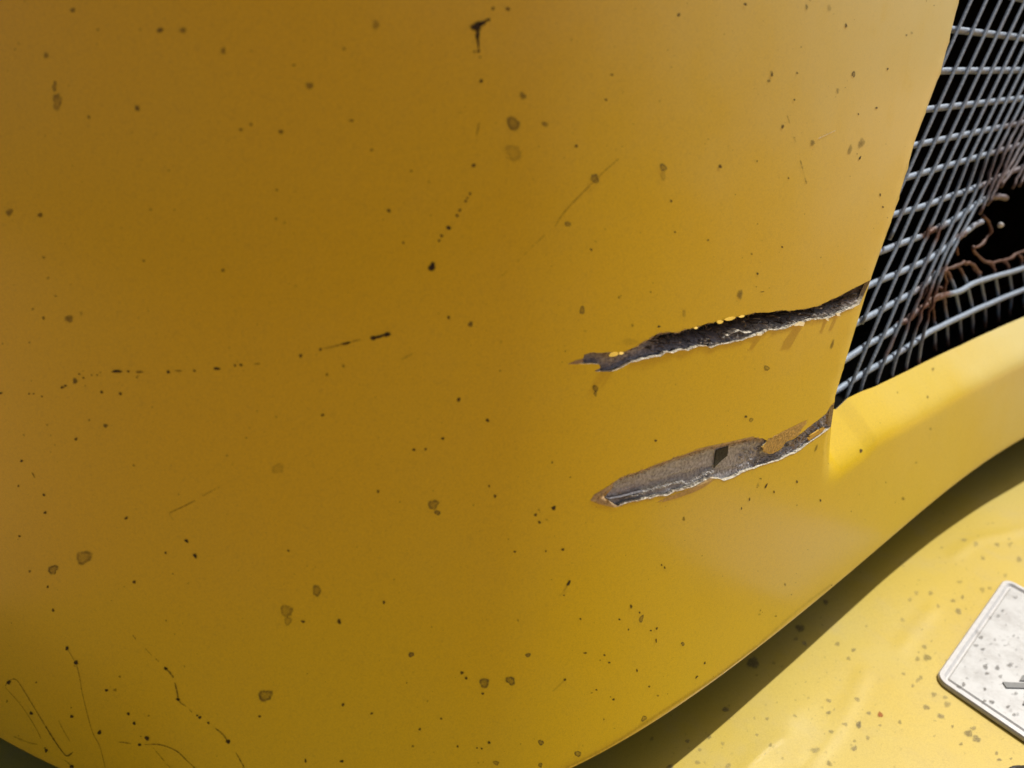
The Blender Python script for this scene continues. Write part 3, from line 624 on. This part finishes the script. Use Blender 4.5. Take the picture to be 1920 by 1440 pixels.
# scraped ochre primer beside the lower gash
def scuff(P, a, colour, label):
    q = np.asarray(P, float); c = q.mean(0); n = len(q)
    ring = np.vstack([c + (q - c) * s for s in (0.55, 0.85, 1.0)]); V = np.vstack([c[None], ring])
    al = np.r_[a, np.full(n, a), np.full(n, a * .85), np.zeros(n)]
    F = [(0, 1 + i, 1 + (i + 1) % n) for i in range(n)]
    for k in range(2):
        for i in range(n): F.append((1 + k * n + i, 1 + (k + 1) * n + i, 1 + (k + 1) * n + (i + 1) % n, 1 + k * n + (i + 1) % n))
    C = np.tile(np.array([*colour, 1.0]), (len(V), 1)); C[:, 3] = al
    return tag(mesh_obj('scuff_mark', hood_pts(V), F, M['scuff'], HOOD, colors=C), label)
scuff(z8([(850, 615), (1000, 530), (1150, 455), (1290, 390), (1290, 430), (1230, 500), (1100, 560), (980, 600), (880, 640)]), .6, (0.55, 0.35, 0.12), 'tan scraped streak above the lower gash')
scuff(z7([(880, 1215), (960, 1175), (1100, 1120), (1250, 1070), (1400, 1000), (1560, 900), (1560, 960), (1450, 1040), (1300, 1110), (1120, 1170), (960, 1215)]), .65, (0.52, 0.33, 0.13), 'tan scraped streak under the lower gash')
scuff(z7([(150, 1195), (190, 1120), (300, 1060), (420, 985), (420, 1030), (300, 1100), (250, 1150), (240, 1200), (340, 1235), (480, 1262), (440, 1280), (250, 1235)]), .8, (0.50, 0.34, 0.17), 'tan worn rim around the gash tip')
scuff(z8([(0, 735), (200, 690), (420, 645), (690, 580), (690, 602), (420, 672), (200, 715), (0, 760)]), .7, (0.52, 0.35, 0.15), 'thin tan worn rim above the lower gash')
scuff(z5([(140, 1095), (230, 1050), (320, 1030), (330, 1075), (250, 1100)]), .7, (0.40, 0.26, 0.14), 'brown worn tip of the upper gash')

# ------------------------------------------------------------------ wire mesh grille
FC = CAM
fO = np.array([0.46569828, 0.92748517, 0.52800626]); fU = np.array([0.03701279, 0.04123099, -0.00398884]); fV = np.array([-0.00894655, 0.00184111, -0.04123245])
_p = np.vstack([surf(post[:, 0], post[:, 1], 0.05, False), surf(lipq[:, 0], lipq[:, 1], 0.05, False)])
GC = _p.mean(0); GN = np.linalg.svd(_p - GC)[2][2]
if GN[1] > 0: GN = -GN
def g_plane(p):
    p = np.atleast_2d(np.asarray(p, float)); r = ray(p); t = ((GC - CAM) @ GN) / (r @ GN)
    k = 1 - 0.012 * sstep(p[:, 1], 330, 700)
    return CAM + r * (t * k)[:, None]
def planar(i, j): return g_plane(proj(fO + i * fU + j * fV)) if np.ndim(i) or np.ndim(j) else g_plane(proj((fO + i * fU + j * fV)[None]))[0]
RW = 0.0031
GRILLE = thing('mesh_grille', tuple(g_plane([(1640, 715)])[0]), 'grey welded wire mesh grille with a rusty torn hole', 'grille')
ZN = (0.29, 0.355, 0.44); RUST = (0.12, 0.050, 0.028)
def wire(P3, r=RW, rust=None, label=None, n=8, seed=0, shade_tint=1.0):
    P3 = np.asarray(P3); rr = np.random.default_rng(seed)
    m = np.zeros(len(P3)) if rust is None else np.asarray(rust, float)
    rad = r * (1 + m * rr.uniform(-.32, .22, len(P3)))              # corroded stretches are pitted and scaled
    V, F = tube_geo(P3 + (m * .0006)[:, None] * rr.normal(0, 1, P3.shape), rad, n)
    k = np.convolve(rr.normal(0, 1, len(P3)), np.ones(3) / 3, 'same')
    m = np.clip(m + 0.25 * sstep(k, 0.9, 1.3), 0, 1); m = np.repeat(m, n)[:, None]
    C = np.ones((len(V), 4)); C[:, :3] = np.array(ZN) * shade_tint * (1 - m) + np.array(RUST) * m * rr.uniform(.7, 1.3, (len(V), 1))
    o = mesh_obj('wire', V, F, M['wire'], GRILLE, colors=C)
    return tag(o, label) if label else o
def rust_at(P, spots):
    m = np.zeros(len(P))
    for x, y, rad, a in spots: m = np.maximum(m, a * (1 - sstep(np.hypot(P[:, 0] - x, P[:, 1] - y), rad * .6, rad)))
    return m
RS = [(1740, 438, 22, 1), (1765, 424, 10, .5), (1800, 443, 16, .8), (1745, 570, 48, 1), (1700, 600, 22, .9), (1665, 640, 14, .7), (1655, 655, 12, .8), (1900, 300, 60, .55), (1915, 235, 25, .5), (1880, 340, 60, .7), (1840, 440, 28, .7), (1765, 505, 14, .9),
      (1850, 358, 22, .3), (1890, 238, 16, .5), (1735, 525, 18, .3)]
ROWS = {}
def row_px(P, lab=None):
    P = curve(P, 6); P3 = g_plane(P); wire(P3, rust=rust_at(P, RS), label=lab, seed=int(P[0, 1])); return P
# straight upper rows lie in one plane and run on past the frame
for j in range(-1, 5):
    i = np.linspace(-2.5, 25, 64); P3 = planar(i[:, None], j)
    wire(P3, rust=rust_at(proj(P3), RS), seed=100 + j)
ROWS[5] = row_px([(1640, 412), (1680, 401), (1717, 391), (1745, 382), (1770, 372), (1790, 365), (1810, 359), (1850, 343), (1890, 325), (1925, 311), (2000, 280), (2150, 220)])
ROWS[6] = row_px([(1620, 482), (1655, 470), (1680, 460), (1715, 447), (1740, 437), (1765, 424), (1781, 416), (1797, 406), (1812, 396), (1825, 387), (1837, 379), (1852, 371), (1868, 368), (1885, 371)], 'broken wire with a rusty stretch and end')
ROWS[7] = row_px([(1600, 550), (1640, 530), (1680, 514), (1711, 500), (1736, 489), (1756, 476), (1774, 464), (1787, 452), (1802, 441), (1812, 434), (1825, 424), (1840, 416)], 'wire broken off at the torn hole')
ROWS[8] = row_px([(1580, 620), (1612, 602), (1645, 585), (1690, 560), (1709, 550), (1730, 536), (1746, 521), (1761, 509), (1768, 503)], 'short wire broken off at the torn hole')
ROWS[9] = row_px([(1560, 690), (1600, 664), (1627, 646), (1657, 630), (1680, 614), (1702, 596), (1725, 578), (1750, 563), (1775, 553), (1800, 546), (1822, 533), (1847, 524), (1874, 516), (1900, 509), (1925, 501), (1990, 482), (2150, 440)], 'bent wire with a thick rusty stretch')
ROWS[10] = row_px([(1540, 748), (1567, 733), (1595, 715), (1629, 694), (1657, 679), (1685, 661), (1709, 646), (1740, 624), (1762, 613), (1784, 602), (1808, 591), (1831, 580), (1855, 570), (1880, 559), (1905, 549), (1925, 541), (1990, 515), (2150, 456)], 'lowest bent wire just above the yellow lip')
def ry(j, x): return float(np.interp(x, ROWS[j][:, 0], ROWS[j][:, 1]))
FR = -2 * RW * 0.80                                              # upright wires are welded on the outer face
def toward(P3, d): return P3 + GN * d
def column(px_pts, lab=None, top=None, front=True, seed=0, smooth=True):
    P = np.array(px_pts, float); Pc = curve(P, 5) if smooth else resample(P, 24); P3 = g_plane(Pc)
    if top is not None:
        i, = top; P3 = np.vstack([planar(i, np.linspace(-1.25, 4, 22)[:-1, None]), P3])
        Pc = np.vstack([proj(P3[:21]), Pc])
    P3 = toward(P3, abs(FR) if front else -abs(FR))
    wire(P3, RW * 0.56, rust=rust_at(Pc, RS + RS2), label=lab, seed=seed, shade_tint=.75)  # uprights coloured darker to paint in their shaded side
RS2 = []
def foot(x, y): RS2.append((x, y + 6, 13, .9)); return (x, y + 8)
def xr(i, j): return tuple(proj(planar(i, j)[None])[0])
LOW = {3: {5: 1702, 6: 1671, 7: 1639}, 4: {5: 1730, 6: 1700, 7: 1671, 8: 1641, 9: 1612}, 5: {5: 1755, 6: 1727, 7: 1699, 8: 1671, 9: 1642, 10: 1612}, 6: {5: 1779, 6: 1752, 7: 1725, 8: 1696, 9: 1671, 10: 1644},
       7: {5: 1801, 6: 1776, 7: 1746, 8: 1719, 9: 1697, 10: 1671}, 8: {5: 1821, 6: 1798, 7: 1765, 8: 1741, 9: 1719, 10: 1697}, 9: {5: 1839, 6: 1818, 7: 1785, 8: 1757, 9: 1738, 10: 1719}}
FEET = {4: (1570, 752), 5: (1600, 735), 6: (1630, 720), 7: (1660, 704), 8: (1687, 690), 9: (1713, 675)}
for i in (-2, -1, 0, 1, 2):
    wire(toward(planar(i, np.linspace(-1.25, 6, 30)[:, None]), abs(FR)), RW * 0.56, seed=200 + i, shade_tint=.75)  # same painted shade on these uprights
for i, d in LOW.items():
    pts = [xr(i, 4)] + [(x, ry(j, x)) for j, x in d.items()]
    if i == 3: pts.append((1606, 605))
    if i in FEET: pts.append(foot(*FEET[i]))
    column(pts, top=(i,), seed=220 + i)
for i in range(10, 25):                                          # cut short by the tear
    p4 = xr(i, 4); end = {10: (1828, 400), 11: (1842, 385), 12: (1858, 352), 13: (1868, 350)}.get(i, (p4[0] - 42, p4[1] + 86))
    pts = [p4, ((p4[0] + end[0]) / 2 + 1, (p4[1] + end[1]) / 2)] + [end]
    RS2.append((*end, 26, .8)); column(pts, top=(i,), seed=230 + i, lab='upright wire cut short by the hole' if i < 14 else None)
for k, (a, b, c, st) in enumerate([((1756, 570), (1762, 613), (1761, 652), None), ((1778, 555), (1784, 602), (1785, 642), (1771, 540)), ((1800, 546), (1808, 591), (1810, 632), (1783, 506)), ((1822, 533), (1831, 580), (1833, 620), (1805, 500)),
                                   ((1847, 524), (1855, 570), (1856, 609), (1831, 501)), ((1874, 516), (1880, 559), (1879, 599), (1866, 494)), ((1900, 509), (1905, 549), (1901, 586), (1892, 490)), ((1926, 501), (1930, 539), (1925, 574), (1918, 478)),
                                   ((1951, 494), (1955, 529), (1949, 562), (1944, 468)), ((1976, 486), (1980, 519), (1973, 550), None), ((2001, 479), (2005, 509), (1998, 538), None)]):
    RS2[:] = []; pts = [a, ((a[0] + b[0]) / 2 + 0.5, (a[1] + b[1]) / 2), b, foot(*c)]
    if st: pts = [st, ((st[0] + a[0]) / 2 + 1, (st[1] + a[1]) / 2 - 2)] + pts; RS2.append((*st, 26, 1))
    column(pts, front=False, seed=260 + k, lab=('short upright wire with a rusty stub' if st else None))
RS2[:] = []
def rusty(P, r, lab, d=0.0): r = r * .62; P = curve(P, 3); return wire(toward(g_plane(P), d), r, np.full(len(P), 1.0), lab, seed=len(P))
rusty([(1772, 512), (1785, 505), (1800, 499), (1815, 494), (1825, 494), (1835, 502), (1843, 514)], RW, 'rusty bent wire bridging the torn stubs', -.004)
rusty([(1854, 406), (1866, 417), (1867, 434), (1859, 450), (1846, 463), (1834, 466), (1844, 480), (1857, 492), (1872, 494), (1890, 490), (1905, 484), (1920, 476), (1945, 467)], RW, 'rusty curled wire hanging in the hole', -.006)
rusty([(1765, 503), (1771, 512), (1775, 528), (1771, 545)], RW * .8, 'small rusty wire curl at the tear')
rusty([(1744, 560), (1752, 540), (1757, 524), (1766, 510)], RW * .8, 'thin rusty wire across the tear', -.008)
rusty([(1708, 596), (1730, 574), (1752, 558), (1778, 551)], RW * 1.25, 'thick rust-scaled wire end')
rusty([(1800, 446), (1802, 460), (1803, 478)], RW * .8, 'rusty wire stub above the hole', -.004)
# weld bead left shining on the curled wire
bc = g_plane([(1876, 422)])[0]; bm = bmesh.new(); bmesh.ops.create_icosphere(bm, subdivisions=2, radius=RW * 0.85)
for v in bm.verts: v.co = Vector((v.co.x * 1.3, v.co.y, v.co.z * 1.2)) * (1 + .1 * math.sin(v.co.x * 3000)) + Vector(bc)
me = bpy.data.meshes.new('weld_bead'); bm.to_mesh(me); bm.free(); me.materials.append(M['plate_rim']); me.polygons.foreach_set('use_smooth', [True] * len(me.polygons))
wb = bpy.data.objects.new('weld_bead', me); COL.objects.link(wb); adopt(wb, GRILLE)
# ------------------------------------------------------------------ counterweight under the hood
caustic_ridges = [np.array(P, float) for P in ([(1520, 1430), (1560, 1380), (1595, 1320), (1620, 1265)], [(1690, 1215), (1715, 1180), (1750, 1140)], [(1790, 1040), (1830, 1010), (1880, 1000), (1925, 990)], [(1400, 1440), (1440, 1400), (1470, 1390)])]
caustic_ridges = [resample(on_level(R, 0.0)[:, :2], 20) for R in caustic_ridges]  # low relief made up to imitate streaks of reflected light on the shelf
def deck_h(x, y):
    h = 0.0012 * np.sin(9 * x + 4 * y) * np.sin(7 * y - 3 * x + 1) + 0.0004 * np.sin(41 * x + 17 * y + 2) * np.sin(33 * y - 12 * x)
    for R in caustic_ridges:
        d = np.full(np.shape(x), 9.0)
        for a, b in zip(R[:-1], R[1:]):
            ab = b - a; t = np.clip(((x - a[0]) * ab[0] + (y - a[1]) * ab[1]) / (ab @ ab), 0, 1)
            d = np.minimum(d, np.hypot(x - a[0] - t * ab[0], y - a[1] - t * ab[1]))
        h = h + 0.0007 * np.exp(-(d / 0.007) ** 2)
    return h
CW = thing('counterweight', (0.3, 0.5, -0.45), 'weathered yellow counterweight shelf in sunlight below the hood', 'counterweight')
tx = np.linspace(-0.8, 1.2, 330); tt = np.r_[np.linspace(0.62, 0.44, 14)[:-1], np.linspace(0.44, -0.12, 120), -0.3]
gx, gt = np.meshgrid(tx, tt); gy = np.interp(gx, XG, YG) - gt; gz = deck_h(gx, gy)
n = len(tx); V = np.stack([gx, gy, gz], -1).reshape(-1, 3).tolist(); F = []
for a in range(len(tt) - 1):
    for b in range(n - 1): F.append((a * n + b, a * n + b + 1, (a + 1) * n + b + 1, (a + 1) * n + b))
prev = list(range(n))
for dy, dz in ((0.012, -0.003), (0.021, -0.012), (0.024, -0.025), (0.024, -0.45)):
    s = len(V); V += [(gx[0, k], gy[0, k] - dy, dz) for k in range(n)]
    F += [(prev[k], s + k, s + k + 1, prev[k + 1]) for k in range(n - 1)]; prev = list(range(s, s + n))
mesh_obj('shelf', V, F, M['deck'], CW)
DS = []
for t in '1412 1245 12 10 .85;1360 1331 6 5 .95;1330 1382 4 4 .6;1289 1390 4 4 .7;1222 1386 4 4 .5;1256 1438 6 4 .8;1610 1360 4.6 8 1;1528 1408 8 5.5 .55;1601 1404 7 4 .7;1553 1338 4.5 4 .8;1554 1315 5 4 .6;1607 1313 5 4.5 .6;1629 1338 4 4 .65;1585 1360 4 4 .6;1558 1374 5 3.5 .6;1627 1384 4 4 .6;1602 1390 3 3 .5;1738 1234 8 6 .65;1733 1214 5 4 .55;1720 1237 5 4 .5;1797 1146 6.5 5.5 .65;1787 1126 4.5 4 .5;1805 1119 4 4 .5;1759 1137 4 4 .45;1737 1327 6.5 5 .7;1776 1321 8 5 .5;1764 1343 6.5 5 .75;1772 1308 4 4 .5;1751 1303 6 4 .5;1816 1375 9 6 .75;1831 1385 9 6 .75;1825 1365 6 4 .6;1600 1220 4.5 4 .65;1570 1209 5 4 .55;1591 1236 4 4 .5;1711 1287 3.5 3.5 .5;1694 1265 3.5 3 .5;1726 1272 5 4 .5;1720 1277 4 4 .4;1786 1362 3 3 .7;1802 1395 4 3 .6;1687 1355 4 3.5 .6;1650 1361 3 3 .5;1555 1432 7 4 .6;1365 1437 6 5 .5;1308 1430 5 4 .5;1312 1406 4 3 .5;1355 1394 4 4 .4;1438 1349 4 3 .5;1414 1348 3 3 .4;1490 1344 4 3 .5;1444 1399 3.5 3.5 .6;1419 1379 3 3 .5;1467 1423 3 2.5 .5;1869 1412 3 4 .7;1874 1424 5 2.5 .8;1896 1422 2.5 2.5 .7;1745 1112 5 4 .5;1718 1112 5 4 .4;1706 1125 4 4 .4;1692 1163 5 4 .35;1800 1090 5 4 .35;1842 1105 5 5 .4;1856 1102 4 4 .4;1870 1020 5 4 .5;1830 1020 5 4 .5;1808 1012 5 4 .5;1843 1046 5 4 .4;1911 1048 6 5 .5;1885 1078 4 4 .4;1893 1020 4 4 .35;1450 1245 4 3 .4;1548 1130 5 5 .8;1500 1180 8 8 .8;1508 1208 5 4 .7;1492 1200 4 4 .6'.split(';'):
    v = [float(x) for x in t.split()]; DS.append((*v[:4], v[4] * .62, 'g', r_.uniform(-.3, .7)))
for _ in range(260):
    x, y = r_.uniform(1250, 1920), r_.uniform(930, 1440)
    if y > np.interp(x, [1267, 1440, 1665, 1920], [1440, 1284, 1080, 905]) - 60: DS.append((x, y, r_.uniform(1.0, 3.2), r_.uniform(1.0, 2.8), r_.uniform(.08, .28), 'g', r_.uniform(-1, 1)))
gq = lambda s, r: np.array((0.14, 0.13, 0.10)) * r.uniform(.5, 1.4)
stuff_spots('dirt_specks', [d for d in DS if max(d[2], d[3]) < 5], deck_pts, CW, 'grey specks of dirt over the sunlit shelf', gq)
for sp in [d for d in DS if max(d[2], d[3]) >= 5]:
    P, f, al = spot_geo(*sp[:6], sp[6], r_); C = np.tile(np.array([*gq(sp, r_), 1.0]), (len(P), 1)); C[:, 3] = np.clip(al, 0, 1)
    mesh_obj('dirt_spot', deck_pts(P), f, M['dirt'], CW, colors=C)
P, f, al = spot_geo(1650, 1341, 5, 6, .8, 'g', .3, r_); C = np.tile(np.array([.42, .11, .02, 1.0]), (len(P), 1)); C[:, 3] = np.clip(al, 0, 1)
tag(mesh_obj('rust_spot', deck_pts(P), f, M['dirt'], CW, colors=C), 'orange rust spot')

# ------------------------------------------------------------------ number plate lying on the shelf
PZ = 0.0036
A_, B_, C_ = on_level(np.array([(1884, 1083), (1752, 1271), (1921, 1386)]), PZ)[:, :2]
e1v = A_ - B_; L1 = np.linalg.norm(e1v); e1v /= L1; e2v = np.array([e1v[1], -e1v[0]])
ca = (C_ - B_) / np.linalg.norm(C_ - B_)
SK = float(ca @ e1v)                                             # the plate is very nearly square to its edge
L2 = L1 * 1.9
PL = thing('number_plate', (*B_, PZ - .002), 'white metal number plate with raised rim on the yellow shelf', 'number plate')
def rrect(u0, v0, u1, v1, r, n=6):
    out = []
    for cx, cy, a0 in ((u1 - r, v1 - r, 0), (u0 + r, v1 - r, 90), (u0 + r, v0 + r, 180), (u1 - r, v0 + r, 270)):
        for k in range(n + 1):
            a = math.radians(a0 + 90 * k / n); out.append((cx + r * math.cos(a), cy + r * math.sin(a)))
    return np.array(out)
dirB = ca if abs(SK) < 0.5 else e2v
def pl3(uv, z): return np.array([[*(B_ + e1v * u + dirB * v), z] for u, v in uv])
def rings(name, specs, mat, cap=True, label=None):
    V = np.vstack([pl3(rrect(a, a, L1 - a, L2 - a, max(.001, .011 - a)), z) for a, z in specs]); n = 28; F = []
    for k in range(len(specs) - 1):
        for i in range(n): F.append((k * n + i, k * n + (i + 1) % n, (k + 1) * n + (i + 1) % n, (k + 1) * n + i))
    if cap: F.append(tuple((len(specs) - 1) * n + i for i in range(n)))
    return tag(mesh_obj(name, V, F, mat, PL, smooth=False), label)
sc = L1 / 0.19
rings('rim', [(0, 0.0008), (0, PZ - .0006), (.0012 * sc, PZ + .0012), (.0048 * sc, PZ + .0012), (.0072 * sc, PZ - .0012), (.0085 * sc, PZ - .0012)], M['plate_rim'], cap=False)
rings('face', [(.0085 * sc, PZ - .0012), (.0100 * sc, PZ + .0002)], M['plate'])
def stroke(px, label):
    P = on_level(np.array(px, float), PZ + .0002); a = P.copy(); a[:, 2] += .0012; n = len(P)
    F = [tuple(range(n))] + [(i, n + i, n + (i + 1) % n, (i + 1) % n) for i in range(n)]
    tag(mesh_obj('character_stroke', np.vstack([a, P]), F, M['ink'], PL, smooth=False), label)
stroke([(1879.5, 1280), (1960, 1284), (1960, 1292.5), (1886.5, 1290.8)], 'dark printed bar of a plate character')
stroke([(1911.5, 1277.5), (1916.5, 1267.5), (1960, 1269), (1960, 1278.5)], 'dark printed corner of a plate character')
stroke([(1917, 1322), (1921, 1313), (1965, 1318), (1962, 1330)], 'dark printed edge of a plate character')
def plate_pts(P): W = on_level(P, PZ + .0006); return W
PS = []
for t in '1807 1283 4 4 .6;1847 1292 3 3 .6;1846 1314 4 3 .6;1870 1252 5 4 .5;1860 1316 5 4 .6;1798 1287 5 3 .6;1848 1250 4 6 .5;1895 1245 5 3 .4;1840 1195 4 4 .5;1872 1155 4 3 .4;1830 1210 5 3 .4;1843 1217 4 3 .5;1880 1145 3 3 .4;1857 1158 3 4 .3;1905 1120 4 3 .3;1834 1185 5 4 .3;1893 1248 6 3 .4;1905 1300 4 3 .4;1876 1268 4 3 .4;1851 1262 4 3 .4;1890 1325 4 3 .5;1902 1340 4 3 .5'.split(';'):
    v = [float(x) for x in t.split()]; PS.append((*v, 'g', r_.uniform(-.5, .5)))
for _ in range(120):
    x, y = r_.uniform(1770, 1960), r_.uniform(1095, 1370); W = on_level(np.array([(x, y)]), PZ)[0, :2] - B_
    v = (W @ np.array([-e1v[1], e1v[0]])) / (dirB @ np.array([-e1v[1], e1v[0]])); u = W @ e1v - v * (dirB @ e1v)
    if .014 < u < L1 - .014 and .014 < v < L2 - .014: PS.append((x, y, r_.uniform(1.2, 4.5), r_.uniform(1.0, 3), r_.uniform(.1, .35), 'g', r_.uniform(-.7, .7)))
stuff_spots('dirt_specks', PS, plate_pts, PL, 'grey grime specks on the white plate', lambda s, r: np.array((.12, .11, .095)) * r.uniform(.7, 1.4))

# ------------------------------------------------------------------ black rubber stop at the frame's edge
c = on_level(np.array([(1934, 1478)]), 0.0)[0]
ST = thing('rubber_stop', tuple(c), 'black domed rubber stop on the shelf below the plate', 'rubber stop')
V = []; F = []; prof = [(0.0165, 0.0), (0.0165, 0.004), (0.0150, 0.008), (0.0115, 0.0115), (0.006, 0.0135), (0.0001, 0.014)]
for r, z in prof: V += [(c[0] + r * math.cos(a), c[1] + r * math.sin(a), z) for a in np.linspace(0, 2 * math.pi, 28, endpoint=False)]
for k in range(len(prof) - 1):
    for i in range(28): F.append((k * 28 + i, k * 28 + (i + 1) % 28, (k + 1) * 28 + (i + 1) % 28, (k + 1) * 28 + i))
mesh_obj('dome', V, F, M['rubber'], ST)
V = []; F = []
for r, z in ((0.0195, -.001), (0.0195, .0022), (0.0185, .0028), (0.0164, .0028)): V += [(c[0] + r * math.cos(a), c[1] + r * math.sin(a), z) for a in np.linspace(0, 2 * math.pi, 28, endpoint=False)]
for k in range(3):
    for i in range(28): F.append((k * 28 + i, k * 28 + (i + 1) % 28, (k + 1) * 28 + (i + 1) % 28, (k + 1) * 28 + i))
mesh_obj('flange', V, F, M['rubber'], ST)

# ------------------------------------------------------------------ unseen ground, put in to bounce sunlight up
tag(mesh_obj('ground', [(-60, -60, -.62), (60, -60, -.62), (60, 60, -.62), (-60, 60, -.62)], [(0, 1, 2, 3)], M['ground']), 'dry pale dirt ground under the machine', kind='structure')
